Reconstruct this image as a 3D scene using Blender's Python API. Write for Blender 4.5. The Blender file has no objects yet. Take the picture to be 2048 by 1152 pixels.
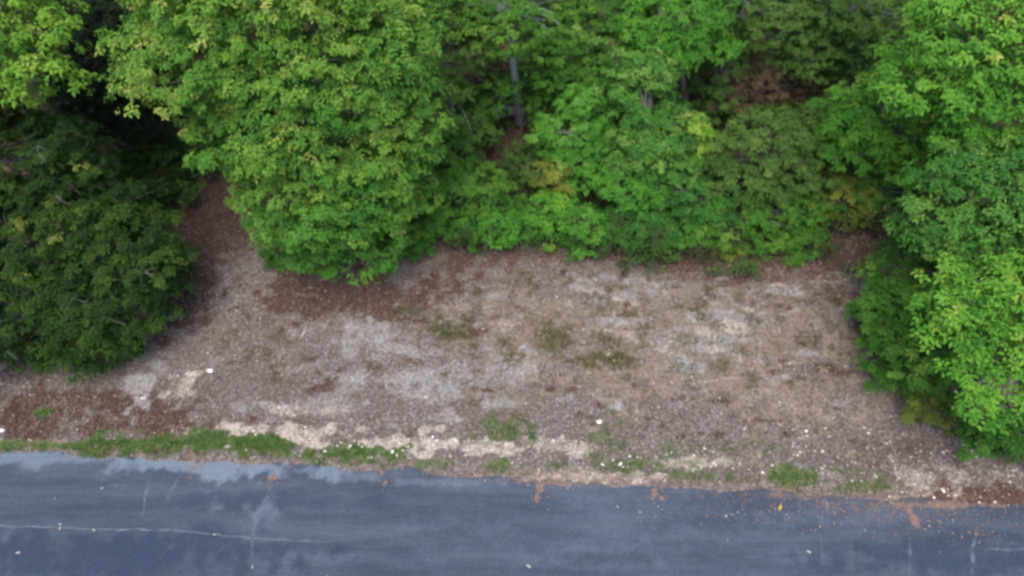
import bpy, math, random
import numpy as np
from mathutils import Vector

sc = bpy.context.scene
# ------------------------------------------------------------------ camera
CAM_H = 15.0
PITCH = 50.0                      # degrees below the horizon
HFOV = 68.0
cd = bpy.data.cameras.new("camera")
cam = bpy.data.objects.new("camera", cd)
sc.collection.objects.link(cam)
cam.location = (0, 0, CAM_H)
cam.rotation_euler = (math.radians(90 - PITCH), 0, 0)
cd.sensor_width = 36.0
cd.lens = 18.0 / math.tan(math.radians(HFOV / 2))
cd.clip_end = 800
cd.dof.use_dof = True             # the drone's lens is a little out of focus
cd.dof.focus_distance = 6.0
cd.dof.aperture_fstop = 0.85
sc.camera = cam
# ------------------------------------------------------------------ sky and sun
SUN_EL, SUN_AZ = 66.0, -165.0       # azimuth from +Y, negative = left
w = bpy.data.worlds.new("World"); sc.world = w; w.use_nodes = True
nt = w.node_tree
bg = nt.nodes["Background"]; bg.inputs["Strength"].default_value = 0.15
sky = nt.nodes.new("ShaderNodeTexSky"); sky.sky_type = 'NISHITA'; sky.sun_disc = False
sky.sun_elevation = math.radians(SUN_EL); sky.sun_rotation = math.radians(SUN_AZ)
sky.air_density = 1.0; sky.dust_density = 3.0; sky.ozone_density = 1.0
nt.links.new(sky.outputs[0], bg.inputs[0])
ld = bpy.data.lights.new("sun", 'SUN'); lo = bpy.data.objects.new("sun", ld); sc.collection.objects.link(lo)
ld.energy = 1.5; ld.angle = math.radians(50); ld.color = (1.0, 0.94, 0.82)
a, e = math.radians(SUN_AZ), math.radians(SUN_EL)
sd = Vector((math.sin(a) * math.cos(e), math.cos(a) * math.cos(e), math.sin(e)))
lo.rotation_euler = sd.to_track_quat('Z', 'Y').to_euler(); lo.location = (0, 0, 40)
sc.view_settings.view_transform = 'Standard'; sc.view_settings.look = 'None'
sc.view_settings.exposure = 1.1; sc.view_settings.gamma = 1.0
sc.render.engine = 'CYCLES'
sc.cycles.use_denoising = True
sc.cycles.max_bounces = 6; sc.cycles.diffuse_bounces = 3; sc.cycles.transmission_bounces = 3
sc.cycles.transparent_max_bounces = 6
sc.cycles.filter_width = 1.8

# ------------------------------------------------------------------ surveying helpers
FPX = 1024.0 / math.tan(math.radians(HFOV / 2))      # focal length in photo pixels
SP, CP = math.sin(math.radians(PITCH)), math.cos(math.radians(PITCH))

def at(u, v, z=0.0):
    """the point at height z seen at photo pixel (u, v)"""
    a = (u - 1024) / FPX; b = -(v - 576) / FPX
    d = Vector((a, CP + b * SP, -SP + b * CP))
    t = (z - CAM_H) / d.z
    return Vector((d.x * t, d.y * t, z))

def ppm(p):
    """photo pixels per metre at a point"""
    return FPX / (p[1] * CP + (CAM_H - p[2]) * SP)

def _h(ix, iy, iz, s):
    n = (ix.astype(np.int64) * 73856093) ^ (iy.astype(np.int64) * 19349663) ^ (iz.astype(np.int64) * 83492791) ^ (s * 2654435761)
    n = (n ^ (n >> 13)) * 1274126177 & 0xFFFFFFFF
    n = (n ^ (n >> 16)) * 2246822519 & 0xFFFFFFFF
    n = n ^ (n >> 15)
    return (n & 0xFFFF) / 65535.0

def vn(x, y, z=0.0, s=1):
    x = np.asarray(x, float); y = np.asarray(y, float); z = np.zeros_like(x) + z
    ix, iy, iz = np.floor(x), np.floor(y), np.floor(z)
    fx, fy, fz = x - ix, y - iy, z - iz
    fx, fy, fz = fx*fx*(3-2*fx), fy*fy*(3-2*fy), fz*fz*(3-2*fz)
    r = 0
    for dx in (0, 1):
        for dy in (0, 1):
            for dz in (0, 1):
                wgt = (fx if dx else 1-fx) * (fy if dy else 1-fy) * (fz if dz else 1-fz)
                r = r + wgt * _h(ix+dx, iy+dy, iz+dz, s)
    return r

def fbm(x, y, sc_=1.0, o=4, s=1):
    r = 0; a = 0.5; t = 0
    for k in range(o):
        r = r + a * vn(np.asarray(x)*sc_*2**k, np.asarray(y)*sc_*2**k, 0.0, s+k*17); t += a; a *= 0.55
    return r / t

def sstep(a, b, x):
    t = np.clip((x - a) / (b - a), 0, 1); return t*t*(3-2*t)

# the road's edge, running almost along X
E0, E1 = at(0, 900), at(2048, 1012)
ED = (E1 - E0).normalized(); EN = Vector((-ED.y, ED.x, 0))
ROADW = 6.4
def edge_d(x, y):
    """distance beyond the road's edge, into the clearing"""
    return (np.asarray(x) - E0.x) * EN.x + (np.asarray(y) - E0.y) * EN.y
def edge_wob(x):
    return 0.16 * (fbm(x, np.zeros_like(x), 0.9, 4, 5) - 0.5) * 2

ROADZ = 0.02
def gh(x, y):
    """height of the ground"""
    x = np.asarray(x, float); y = np.asarray(y, float)
    d = edge_d(x, y)
    dd = np.where(d > -ROADW/2, d, -ROADW - d) + edge_wob(x)
    rise = sstep(-0.35, 0.35, dd) * 0.16 - 0.06
    n = (fbm(x, y, 1.6, 4, 3) - 0.5) * 0.09 * sstep(-0.1, 0.5, dd)
    big = (fbm(x, y, 0.22, 3, 9) - 0.5) * 0.5 * sstep(0.5, 4, dd)
    far = 0.02 * np.clip(dd - 6, 0, 40)
    return rise + n + big + far

# ------------------------------------------------------------------ object helpers
def link(o): sc.collection.objects.link(o); return o
def tag(o, label=None, cat=None, group=None, kind=None):
    if label: o["label"] = label
    if cat: o["category"] = cat
    if group: o["group"] = group
    if kind: o["kind"] = kind
    return o
def empty(name, loc):
    o = bpy.data.objects.new(name, None); o.location = loc; o.empty_display_size = 0.3
    return link(o)

def mesh_np(name, V, F, mat, parent=None, tint=None, smooth=False, attrs=None):
    """V (n,3), F (m,k) with constant k"""
    V = np.asarray(V, np.float32); F = np.asarray(F, np.int32)
    me = bpy.data.meshes.new(name)
    k = F.shape[1]
    me.vertices.add(len(V)); me.vertices.foreach_set("co", V.ravel())
    me.loops.add(F.size); me.loops.foreach_set("vertex_index", F.ravel())
    me.polygons.add(len(F))
    me.polygons.foreach_set("loop_start", np.arange(0, F.size, k, dtype=np.int32))
    me.polygons.foreach_set("use_smooth", np.full(len(F), smooth))
    me.update(calc_edges=True)
    if tint is not None:
        at_ = me.attributes.new("tint", 'FLOAT', 'FACE'); at_.data.foreach_set("value", np.asarray(tint, np.float32))
    for n_, a_ in (attrs or {}).items():
        q = me.attributes.new(n_, 'FLOAT', 'POINT'); q.data.foreach_set("value", np.asarray(a_, np.float32))
    me.materials.append(mat)
    o = bpy.data.objects.new(name, me); link(o)
    if parent is not None: o.parent = parent
    return o

# ------------------------------------------------------------------ materials
def new_mat(name):
    m = bpy.data.materials.new(name); m.use_nodes = True
    n = m.node_tree.nodes; n.clear()
    out = n.new("ShaderNodeOutputMaterial")
    return m, m.node_tree.nodes, m.node_tree.links, out

def ramp_node(n, stops):
    r = n.new("ShaderNodeValToRGB"); el = r.color_ramp.elements
    while len(el) > 1: el.remove(el[-1])
    el[0].position = stops[0][0]; el[0].color = (*stops[0][1], 1)
    for p, c in stops[1:]:
        q = el.new(p); q.color = (*c, 1)
    return r

def tint_mat(name, stops, trans=0.3, rough=0.6, spec=0.3):
    m, n, l, out = new_mat(name)
    a_ = n.new("ShaderNodeAttribute"); a_.attribute_name = "tint"
    r = ramp_node(n, stops); l.new(a_.outputs["Fac"], r.inputs[0])
    p = n.new("ShaderNodeBsdfPrincipled"); p.inputs["Roughness"].default_value = rough
    p.inputs["Specular IOR Level"].default_value = spec
    l.new(r.outputs[0], p.inputs["Base Color"])
    if trans > 0:
        t = n.new("ShaderNodeBsdfTranslucent"); l.new(r.outputs[0], t.inputs[0])
        mx = n.new("ShaderNodeMixShader"); mx.inputs[0].default_value = trans
        l.new(p.outputs[0], mx.inputs[1]); l.new(t.outputs[0], mx.inputs[2]); l.new(mx.outputs[0], out.inputs[0])
    else: l.new(p.outputs[0], out.inputs[0])
    return m

def foliage(name, dark, mid, light, tip):
    def q(c, k=.04):
        L = .25*c[0] + .65*c[1] + .10*c[2]
        return tuple(x + (L - x)*k for x in c)
    dark, mid, light, tip = q(dark), q(mid), q(light), q(tip, .15)
    return tint_mat("leaves " + name, [(0.0, dark), (0.4, mid), (0.78, light), (1.0, tip)], 0.3, 0.65, 0.14)

PAL = {
 'big':    foliage('big',    (.03,.125,.016), (.075,.215,.026), (.165,.305,.038), (.36,.39,.06)),
 'lime':   foliage('lime',   (.06,.18,.016), (.125,.285,.026), (.23,.39,.04), (.40,.43,.06)),
 'bright': foliage('bright', (.038,.15,.015), (.08,.245,.022), (.165,.36,.035), (.42,.44,.05)),
 'fresh':  foliage('fresh',  (.04,.15,.018), (.065,.22,.022), (.10,.29,.03), (.17,.36,.04)),
 'mid':    foliage('mid',    (.03,.105,.014), (.06,.18,.02), (.12,.26,.03), (.22,.34,.045)),
 'blue':   foliage('blue',   (.025,.10,.018), (.052,.175,.025), (.12,.27,.04), (.27,.39,.06)),
 'dull':   foliage('dull',   (.035,.09,.018), (.065,.145,.026), (.11,.205,.036), (.2,.27,.055)),
 'dark':   foliage('dark',   (.012,.032,.008), (.023,.062,.011), (.052,.11,.015), (.20,.25,.025)),
 'gap_shade':  foliage('gap_shade',  (.010,.020,.010), (.016,.03,.013), (.026,.045,.018), (.04,.06,.022)),  # shade of the left gap painted into the leaf colour
 'russet': foliage('russet', (.07,.05,.03), (.12,.08,.045), (.12,.15,.05), (.2,.14,.07)),
 'yellow': foliage('yellow', (.08,.12,.02), (.15,.2,.03), (.27,.28,.04), (.4,.34,.06)),
}

def bark(name, c1, c2):
    m, n, l, out = new_mat(name)
    tc = n.new("ShaderNodeTexCoord"); mp = n.new("ShaderNodeMapping"); mp.inputs["Scale"].default_value = (9, 9, 1.6)
    no = n.new("ShaderNodeTexNoise"); no.inputs["Scale"].default_value = 2.2; no.inputs["Detail"].default_value = 6
    r = ramp_node(n, [(0.3, c1), (0.7, c2)]); p = n.new("ShaderNodeBsdfPrincipled"); p.inputs["Roughness"].default_value = .9
    bu = n.new("ShaderNodeBump"); bu.inputs["Strength"].default_value = .5; bu.inputs["Distance"].default_value = .03
    l.new(tc.outputs["Object"], mp.inputs[0]); l.new(mp.outputs[0], no.inputs[0]); l.new(no.outputs[0], r.inputs[0])
    l.new(r.outputs[0], p.inputs["Base Color"]); l.new(no.outputs[0], bu.inputs["Height"]); l.new(bu.outputs[0], p.inputs["Normal"])
    l.new(p.outputs[0], out.inputs[0]); return m
BARK = bark("grey bark", (.09,.08,.075), (.24,.23,.22))
PALEBARK = bark("pale bark", (.22,.24,.25), (.42,.45,.46))
DARKBARK = bark("dark bark", (.05,.04,.035), (.12,.105,.09))

# ---- ground: zones live as attributes on the sheet, fine grain is procedural
def ground_mat():
    m, n, l, out = new_mat("earth and leaf litter")
    tc = n.new("ShaderNodeTexCoord")
    def noise(s, det=5, rough=.6, w=None):
        q = n.new("ShaderNodeTexNoise"); q.inputs["Scale"].default_value = s; q.inputs["Detail"].default_value = det
        q.inputs["Roughness"].default_value = rough; l.new(tc.outputs["Object"], q.inputs[0]); return q
    def mix(f, a_, b_):
        q = n.new("ShaderNodeMix"); q.data_type = 'RGBA'
        for s_, v_ in ((0, f), (6, a_), (7, b_)):
            if isinstance(v_, tuple): q.inputs[s_].default_value = (*v_, 1)
            elif isinstance(v_, float): q.inputs[s_].default_value = v_
            else: l.new(v_, q.inputs[s_])
        return q.outputs[2]
    def zone(nm, ns, lo=.3, hi=.7):
        a_ = n.new("ShaderNodeAttribute"); a_.attribute_name = nm
        q = n.new("ShaderNodeMath"); q.operation = 'MULTIPLY_ADD'; l.new(ns.outputs[0], q.inputs[0]); q.inputs[1].default_value = .7
        l.new(a_.outputs["Fac"], q.inputs[2])
        r = n.new("ShaderNodeMapRange"); r.interpolation_type = 'SMOOTHSTEP'; l.new(q.outputs[0], r.inputs[0])
        r.inputs[1].default_value = lo + .35; r.inputs[2].default_value = hi + .35
        return r.outputs[0]
    fine = noise(13, 8, .72); med = noise(3.2, 6, .7); v2 = noise(7, 6, .7)
    base = ramp_node(n, [(.3, (.045,.035,.03)), (.5, (.13,.105,.098)), (.68, (.245,.215,.205))]); l.new(fine.outputs[0], base.inputs[0])
    red = ramp_node(n, [(.3, (.03,.018,.014)), (.55, (.085,.05,.04)), (.75, (.17,.12,.10))]); l.new(fine.outputs[0], red.inputs[0])
    dry = ramp_node(n, [(.3, (.09,.07,.05)), (.5, (.195,.155,.125)), (.75, (.33,.28,.235))]); l.new(fine.outputs[0], dry.inputs[0])
    pale = ramp_node(n, [(.3, (.13,.12,.115)), (.52, (.26,.25,.25)), (.72, (.40,.40,.39))]); l.new(fine.outputs[0], pale.inputs[0])
    sand = ramp_node(n, [(.3, (.25,.21,.18)), (.6, (.45,.39,.34)), (.8, (.6,.55,.5))]); l.new(fine.outputs[0], sand.inputs[0])
    moss = ramp_node(n, [(.3, (.045,.06,.025)), (.6, (.10,.125,.05)), (.8, (.19,.19,.11))]); l.new(fine.outputs[0], moss.inputs[0])
    c = mix(zone("red", med), base.outputs[0], red.outputs[0])
    c = mix(zone("dry", v2), c, dry.outputs[0])
    c = mix(zone("pale", v2), c, pale.outputs[0])
    c = mix(zone("sand", v2), c, sand.outputs[0])
    c = mix(zone("green", v2), c, moss.outputs[0])
    p = n.new("ShaderNodeBsdfPrincipled"); p.inputs["Roughness"].default_value = .95; p.inputs["Specular IOR Level"].default_value = .15
    bu = n.new("ShaderNodeBump"); bu.inputs["Strength"].default_value = .8; bu.inputs["Distance"].default_value = .05
    l.new(fine.outputs[0], bu.inputs["Height"]); l.new(bu.outputs[0], p.inputs["Normal"])
    l.new(c, p.inputs["Base Color"]); l.new(p.outputs[0], out.inputs[0]); return m

# patches: (u, v, half width, half height in photo pixels, strength)
def patch_field(patches, x, y, seed=1, base=0.0, rough=1.0):
    r = np.zeros_like(x) + base
    wob = (fbm(x, y, 1.1, 4, seed) - .5) * 2.0 * rough
    wob2 = (fbm(x, y, 4.5, 4, seed+50) - .5) * 2.4 * rough
    for (u, v, ru, rv, s_) in patches:
        c = at(u, v); k = ppm(c); rx = ru / k; ry = (at(u, v - rv).y - at(u, v + rv).y) / 2
        d = np.sqrt(((x - c.x)/rx)**2 + ((y - c.y)/ry)**2) + wob + wob2
        r = np.maximum(r, s_ * (1 - sstep(.35, 1.45, d)))
    return r
Z_PALE = [(780,675,180,45,.62),(850,760,130,42,.65),(1200,555,120,35,.7),(1430,560,110,35,.6),(285,770,28,48,1.0),(320,735,40,22,.7),(1560,510,110,30,.6),(500,560,70,60,.4),
          (620,820,120,22,.5),(980,740,120,60,.4),(450,640,60,30,.3),(1380,690,120,35,.55),(890,650,50,18,.6),(1450,640,90,25,.6),(690,700,60,60,.5),(1700,520,80,30,.4)]
Z_SAND = [(610,870,170,20,.75),(830,890,170,22,1.0),(490,868,40,14,.8),(950,905,70,16,.9),(1130,900,90,14,.6),(375,775,28,30,.95),(620,825,90,14,.55),(1390,930,90,16,.8),
          (1640,950,100,14,.5),(1850,960,90,40,.5),(1440,660,60,18,.6),(20,735,25,18,.9),(1200,955,170,14,.5),(900,645,45,10,.5)]
Z_RED = [(420,470,110,160,.9),(650,590,260,45,.9),(330,830,130,60,.8),(100,830,150,55,.85),(200,860,120,20,.7),(900,530,120,35,.6),(380,600,70,100,.8),(1720,660,50,130,.6),(1770,900,200,60,.45),
         (1740,470,110,40,.8),(1950,990,150,25,.8),(820,590,160,35,.6),(1560,360,200,60,.9),(1000,640,100,30,.35)]
Z_DRY = [(1400,700,380,150,.85),(1150,640,220,70,.5),(1580,640,160,110,.7),(1080,560,120,30,.3),(1500,800,250,60,.5)]
Z_GREEN = [(390,888,200,20,1.0),(100,892,110,10,.8),(700,908,100,16,.85),(560,895,60,16,.9),(1010,865,75,34,.62),(990,935,60,12,.65),(880,930,70,10,.55),(1190,890,70,44,.52),(1230,935,90,16,.6),
           (1570,958,75,16,.68),(1440,955,90,10,.55),(1740,975,60,13,.6),(1700,945,50,12,.5),(1330,925,120,20,.45),(95,828,16,9,.8),(1400,900,120,22,.4),(1060,810,150,30,.3),(2000,1075,30,8,0.0)]
Z_OLIVE = [(905,670,40,13,.9),(820,628,32,9,.9),(1105,690,26,32,.8),(1090,655,20,10,.6),(1195,625,18,14,.7),(1180,730,26,11,.8),(1245,732,24,11,.8),(1290,668,14,12,.7),(1030,715,20,14,.6),(1050,632,12,9,.7),
           (1330,572,20,10,.7),(1400,605,14,9,.6),(1230,695,18,10,.6),(1330,570,18,9,.6),(1505,545,18,22,.5),(1590,610,14,12,.6),(930,700,16,9,.5),(450,688,34,10,.5),(1110,635,12,8,.6),(1570,540,14,24,.45),
           (1440,735,30,9,.5),(1180,605,12,8,.6),(1350,745,20,8,.5),(1600,700,22,9,.4),(1500,640,12,8,.5),(1660,600,15,10,.4),(730,650,20,8,.5),(560,690,25,9,.4)]

ro = np.random.RandomState(77)
for _ in range(150):
    u_, v_ = ro.uniform(930, 1720), ro.uniform(545, 800)
    if ro.rand() < .25: u_, v_ = ro.uniform(420, 950), ro.uniform(620, 760)
    Z_OLIVE.append((u_, v_, ro.uniform(7, 16), ro.uniform(4, 9), ro.uniform(.35, .8)))
Z_DARK = [(ro.uniform(980, 1700), ro.uniform(530, 800), ro.uniform(7, 18), ro.uniform(3, 8), ro.uniform(.5, .95)) for _ in range(130)] + [(ro.uniform(380, 1750), ro.uniform(520, 880), ro.uniform(8, 30), ro.uniform(3, 9), ro.uniform(.4, .9)) for _ in range(150)]
Z_PALE += [(ro.uniform(980, 1680), ro.uniform(520, 830), ro.uniform(15, 50), ro.uniform(6, 14), ro.uniform(.4, .75)) for _ in range(55)]
Z_PALE += [(ro.uniform(430, 1000), ro.uniform(600, 860), ro.uniform(15, 50), ro.uniform(6, 12), ro.uniform(.3, .6)) for _ in range(45)]
Z_RED += Z_DARK; Z_SAND += [(ro.uniform(1000, 1650), ro.uniform(540, 790), ro.uniform(10, 30), ro.uniform(4, 9), ro.uniform(.35, .6)) for _ in range(60)]
def axis(lo, hi, step, far):
    c = list(np.arange(lo, hi + 1e-6, step)); s = step
    a_ = lo; L = []
    while a_ > -far: s *= 1.35; a_ -= s; L.append(a_)
    s = step; b_ = hi; R = []
    while b_ < far: s *= 1.35; b_ += s; R.append(b_)
    return np.array(L[::-1] + c + R)
def grid(xs, ys):
    X, Y = np.meshgrid(xs, ys); nx, ny = len(xs), len(ys)
    i = np.arange(nx*ny).reshape(ny, nx)
    F = np.stack([i[:-1,:-1], i[:-1,1:], i[1:,1:], i[1:,:-1]], -1).reshape(-1, 4)
    return X.ravel(), Y.ravel(), F
xs = axis(-16, 16, .08, 300); ys = axis(5.5, 23, .08, 300)
GX, GY, GF = grid(xs, ys)
GZ = gh(GX, GY)
dE = edge_d(GX, GY)
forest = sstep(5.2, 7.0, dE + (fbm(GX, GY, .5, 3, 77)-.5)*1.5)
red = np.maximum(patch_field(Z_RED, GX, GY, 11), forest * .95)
G = dict(red=red, pale=patch_field(Z_PALE, GX, GY, 21) * (1-forest*.7), dry=patch_field(Z_DRY, GX, GY, 31) * (1-forest),
         sand=patch_field(Z_SAND, GX, GY, 41), green=np.maximum(patch_field(Z_GREEN, GX, GY, 51), patch_field(Z_OLIVE, GX, GY, 61)*.5))
tag(mesh_np("ground", np.stack([GX, GY, GZ], 1), GF, ground_mat(), smooth=True, attrs=G), kind="structure")

# ---- road
def road_mat():
    m, n, l, out = new_mat("worn asphalt")
    tc = n.new("ShaderNodeTexCoord")
    mp = n.new("ShaderNodeMapping"); mp.inputs["Scale"].default_value = (.28, 2.0, 1); l.new(tc.outputs["Object"], mp.inputs[0])
    st = n.new("ShaderNodeTexNoise"); st.inputs["Scale"].default_value = 1.1; st.inputs["Detail"].default_value = 9; st.inputs["Roughness"].default_value = .68; l.new(mp.outputs[0], st.inputs[0])
    fi = n.new("ShaderNodeTexNoise"); fi.inputs["Scale"].default_value = 32; fi.inputs["Detail"].default_value = 3; l.new(tc.outputs["Object"], fi.inputs[0])
    me_ = n.new("ShaderNodeTexNoise"); me_.inputs["Scale"].default_value = 3.5; me_.inputs["Detail"].default_value = 7; me_.inputs["Roughness"].default_value = .7; l.new(tc.outputs["Object"], me_.inputs[0])
    r = ramp_node(n, [(.32, (.031,.042,.063)), (.5, (.045,.059,.085)), (.68, (.066,.083,.112))]); l.new(st.outputs[0], r.inputs[0])
    def mixc(f, a_, b_, mode='MIX'):
        q = n.new("ShaderNodeMix"); q.data_type = 'RGBA'; q.blend_type = mode
        if isinstance(f, float): q.inputs[0].default_value = f
        else: l.new(f, q.inputs[0])
        l.new(a_, q.inputs[6])
        if isinstance(b_, tuple): q.inputs[7].default_value = (*b_, 1)
        else: l.new(b_, q.inputs[7])
        return q.outputs[2]
    def attr(nm, gain, lo, hi):
        a_ = n.new("ShaderNodeAttribute"); a_.attribute_name = nm
        q = n.new("ShaderNodeMath"); q.operation = 'MULTIPLY_ADD'; l.new(me_.outputs[0], q.inputs[0]); q.inputs[1].default_value = gain
        l.new(a_.outputs["Fac"], q.inputs[2])
        g = n.new("ShaderNodeMapRange"); g.interpolation_type = 'SMOOTHSTEP'; l.new(q.outputs[0], g.inputs[0]); g.inputs[1].default_value = lo; g.inputs[2].default_value = hi
        return g.outputs[0]
    c = mixc(attr("worn", .9, .45, 1.6), r.outputs[0], (.12,.15,.195))
    c = mixc(attr("dark", .8, .6, 1.5), c, (.026,.038,.066))
    c = mixc(attr("wash", .8, .7, 1.4), c, (.17,.12,.10))
    g2 = ramp_node(n, [(.35, (.84,.84,.84)), (.65, (1.17,1.17,1.17))]); l.new(fi.outputs[0], g2.inputs[0])
    c = mixc(1.0, c, g2.outputs[0], 'MULTIPLY')
    p = n.new("ShaderNodeBsdfPrincipled"); p.inputs["Roughness"].default_value = .92; p.inputs["Specular IOR Level"].default_value = .2
    bu = n.new("ShaderNodeBump"); bu.inputs["Strength"].default_value = .35; bu.inputs["Distance"].default_value = .012
    l.new(fi.outputs[0], bu.inputs["Height"]); l.new(bu.outputs[0], p.inputs["Normal"])
    l.new(c, p.inputs["Base Color"]); l.new(p.outputs[0], out.inputs[0]); return m
R_DARK = [(250,1110,420,60,.9),(1900,1110,260,50,.8),(1250,1150,300,25,.5),(500,1000,300,20,.6),(1850,1000,200,12,.4)]
R_WORN = [(120,915,150,16,.8),(330,925,150,24,1.0),(480,935,150,24,1.0),(640,942,110,20,.9),(720,952,60,12,.6),(60,910,90,20,.8),(250,930,60,26,.8),(440,1015,22,14,.5),(530,1020,30,26,.55),(520,970,30,14,.4),(900,965,120,8,.5),(1250,1000,260,40,.25),(1300,1090,300,50,.22),(1600,1035,160,20,.3),(1000,1050,200,20,.2)]
R_WASH = [(382,915,7,12,1.2),(387,935,5,12,1.1),(380,955,3,9,.8),(545,958,11,6,1.0),(538,972,5,12,1.1),(765,945,5,12,1.2),(770,965,5,9,1.0),(800,958,3,8,.5),(1072,955,9,12,1.2),(1078,975,7,14,1.4),(1074,996,4,12,1.2),
 (1300,965,7,12,1.0),(1308,984,5,10,1.3),(1322,997,5,4,1.0),(1170,958,130,12,1.2),(1600,992,130,9,.6),(1650,1010,10,16,.7),(1815,1015,10,16,.9),(1828,1040,9,16,.9),(1900,1010,160,8,.8),(205,912,8,8,.8),(1955,1065,9,14,.6),(1740,1020,60,10,.5)]
al = axis(-15, 15, .05, 300) + 0.0
ac = np.concatenate([np.arange(.45, -4.4, -.05), [-5.3, -5.8, -6.4, -6.9]])
A, B, RF = grid(al, ac[::-1])
mid = (E0 + E1) / 2
RX = mid.x + ED.x*A + EN.x*B; RY = mid.y + ED.y*A + EN.y*B
RZ = np.full_like(RX, ROADZ) + (fbm(RX, RY, .3, 2, 4) - .5) * .03 * 0
tag(mesh_np("road", np.stack([RX, RY, RZ], 1), RF, road_mat(), smooth=True,
            attrs=dict(dark=patch_field(R_DARK, RX, RY, 91, rough=.6), worn=patch_field(R_WORN, RX, RY, 71), wash=patch_field(R_WASH, RX, RY, 81, rough=.75))), kind="structure")

# pale hairline cracks in the asphalt
def crack_mat():
    m, n, l, out = new_mat("pale dust in the cracks")
    a_ = n.new("ShaderNodeAttribute"); a_.attribute_name = "fade"
    tc = n.new("ShaderNodeTexCoord"); no = n.new("ShaderNodeTexNoise"); no.inputs["Scale"].default_value = 5; no.inputs["Detail"].default_value = 5
    l.new(tc.outputs["Object"], no.inputs[0])
    q = n.new("ShaderNodeMath"); q.operation = 'MULTIPLY'; l.new(a_.outputs["Fac"], q.inputs[0])
    g = n.new("ShaderNodeMapRange"); l.new(no.outputs[0], g.inputs[0]); g.inputs[1].default_value = .3; g.inputs[2].default_value = .65
    l.new(g.outputs[0], q.inputs[1])
    p = n.new("ShaderNodeBsdfPrincipled"); p.inputs["Base Color"].default_value = (.17,.20,.25,1); p.inputs["Roughness"].default_value = .9
    t = n.new("ShaderNodeBsdfTransparent"); mx = n.new("ShaderNodeMixShader")
    l.new(q.outputs[0], mx.inputs[0]); l.new(t.outputs[0], mx.inputs[1]); l.new(p.outputs[0], mx.inputs[2]); l.new(mx.outputs[0], out.inputs[0])
    return m
CRK = crack_mat()
def crack(pts, width, strength, seed):
    P = [at(u, v, ROADZ) for u, v in pts]; Q = []
    rs = np.random.RandomState(seed)
    for i in range(len(P)-1):
        L = (P[i+1]-P[i]).length; k = max(2, int(L/.12))
        for j in range(k): Q.append(P[i].lerp(P[i+1], j/k))
    Q.append(P[-1]); n_ = len(Q)
    V = []; fd = []; off = 0
    for i, q in enumerate(Q):
        d = (Q[min(i+1, n_-1)] - Q[max(i-1, 0)]).normalized(); s_ = Vector((-d.y, d.x, 0))
        off = off*.8 + rs.uniform(-.018, .018); c = q + s_*off
        ww = width * rs.uniform(.6, 1.3); e_ = min(1, i/4, (n_-1-i)/4)
        for t_, f_ in ((-1.6, 0), (-.35, 1), (.35, 1), (1.6, 0)):
            V.append((c.x + s_.x*ww*t_, c.y + s_.y*ww*t_, ROADZ + .004)); fd.append(f_*e_*strength)
    F = [(4*i+j, 4*i+j+1, 4*i+j+5, 4*i+j+4) for i in range(n_-1) for j in range(3)]
    tag(mesh_np("road_crack", V, F, CRK, attrs=dict(fade=fd)), kind="structure")
crack([(-150,1046),(0,1050),(120,1055),(250,1058),(400,1066),(520,1078),(700,1085)], .02, .65, 1)
crack([(372,940),(352,965),(340,990),(330,1015)], .035, .8, 2)
crack([(300,935),(297,975),(290,1010),(286,1050)], .03, .5, 3)
crack([(550,930),(535,985),(515,1020),(505,1080),(500,1150)], .03, .4, 4)
crack([(1640,1050),(1650,1150)], .03, .4, 5)
crack([(1700,1060),(1705,1150)], .03, .3, 6)
crack([(1820,1050),(1820,1160)], .03, .45, 7)
crack([(1955,1050),(1945,1095),(1942,1160)], .035, .7, 8)
crack([(1945,1094),(2000,1096),(2120,1102)], .03, .5, 9)
crack([(1260,1010),(1262,1090)], .03, .25, 10)

# ------------------------------------------------------------------ leaves, trees, shrubs
def unit(v): return v / np.maximum(np.linalg.norm(v, axis=-1, keepdims=True), 1e-9)

def sprigs_to_mesh(C, N, tint, nl, L, rs, droop=.25):
    """rosettes of folded pointed leaves: C centres, N axes"""
    n = len(C)
    up = np.tile([0.3, 0.2, 1.0], (n, 1)); t1 = unit(np.cross(N, up) + 1e-4); t2 = np.cross(N, t1)
    C = np.repeat(C, nl, 0); N = np.repeat(N, nl, 0); t1 = np.repeat(t1, nl, 0); t2 = np.repeat(t2, nl, 0)
    m = n*nl
    az = (np.tile(np.arange(nl), n) * (2*math.pi/nl) + rs.uniform(-.5, .5, m))[:, None]
    el = rs.uniform(-.2, .45, m)[:, None]
    side_dir = np.cos(az)*t1 + np.sin(az)*t2
    D = unit(side_dir*np.cos(el) + N*np.sin(el) + np.array([0, 0, -droop]))
    S = unit(np.cross(D, N) + rs.normal(0, .12, (m, 3)))
    NN = unit(np.cross(S, D))
    ll = (L * rs.uniform(.45, 1.3, m))[:, None]; ww = ll * rs.uniform(.42, .62, m)[:, None]
    base = C + D*ll*.08 + rs.normal(0, L*.22, (m, 3))
    tip = base + D*ll; tip[:, 2] -= (ll*.18)[:, 0]
    midp = base + D*ll*.52
    lf = midp + S*ww*.5 + NN*ww*.16; rt = midp - S*ww*.5 + NN*ww*.16
    V = np.stack([base, rt, tip, lf], 1).reshape(-1, 3)
    i = np.arange(m)*4
    F = np.stack([np.stack([i, i+1, i+2], 1), np.stack([i, i+2, i+3], 1)], 1).reshape(-1, 3)
    tt = np.clip(np.repeat(tint, nl) + rs.normal(0, .07, m), 0, 1)
    return V, F, np.repeat(tt, 2)

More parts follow.
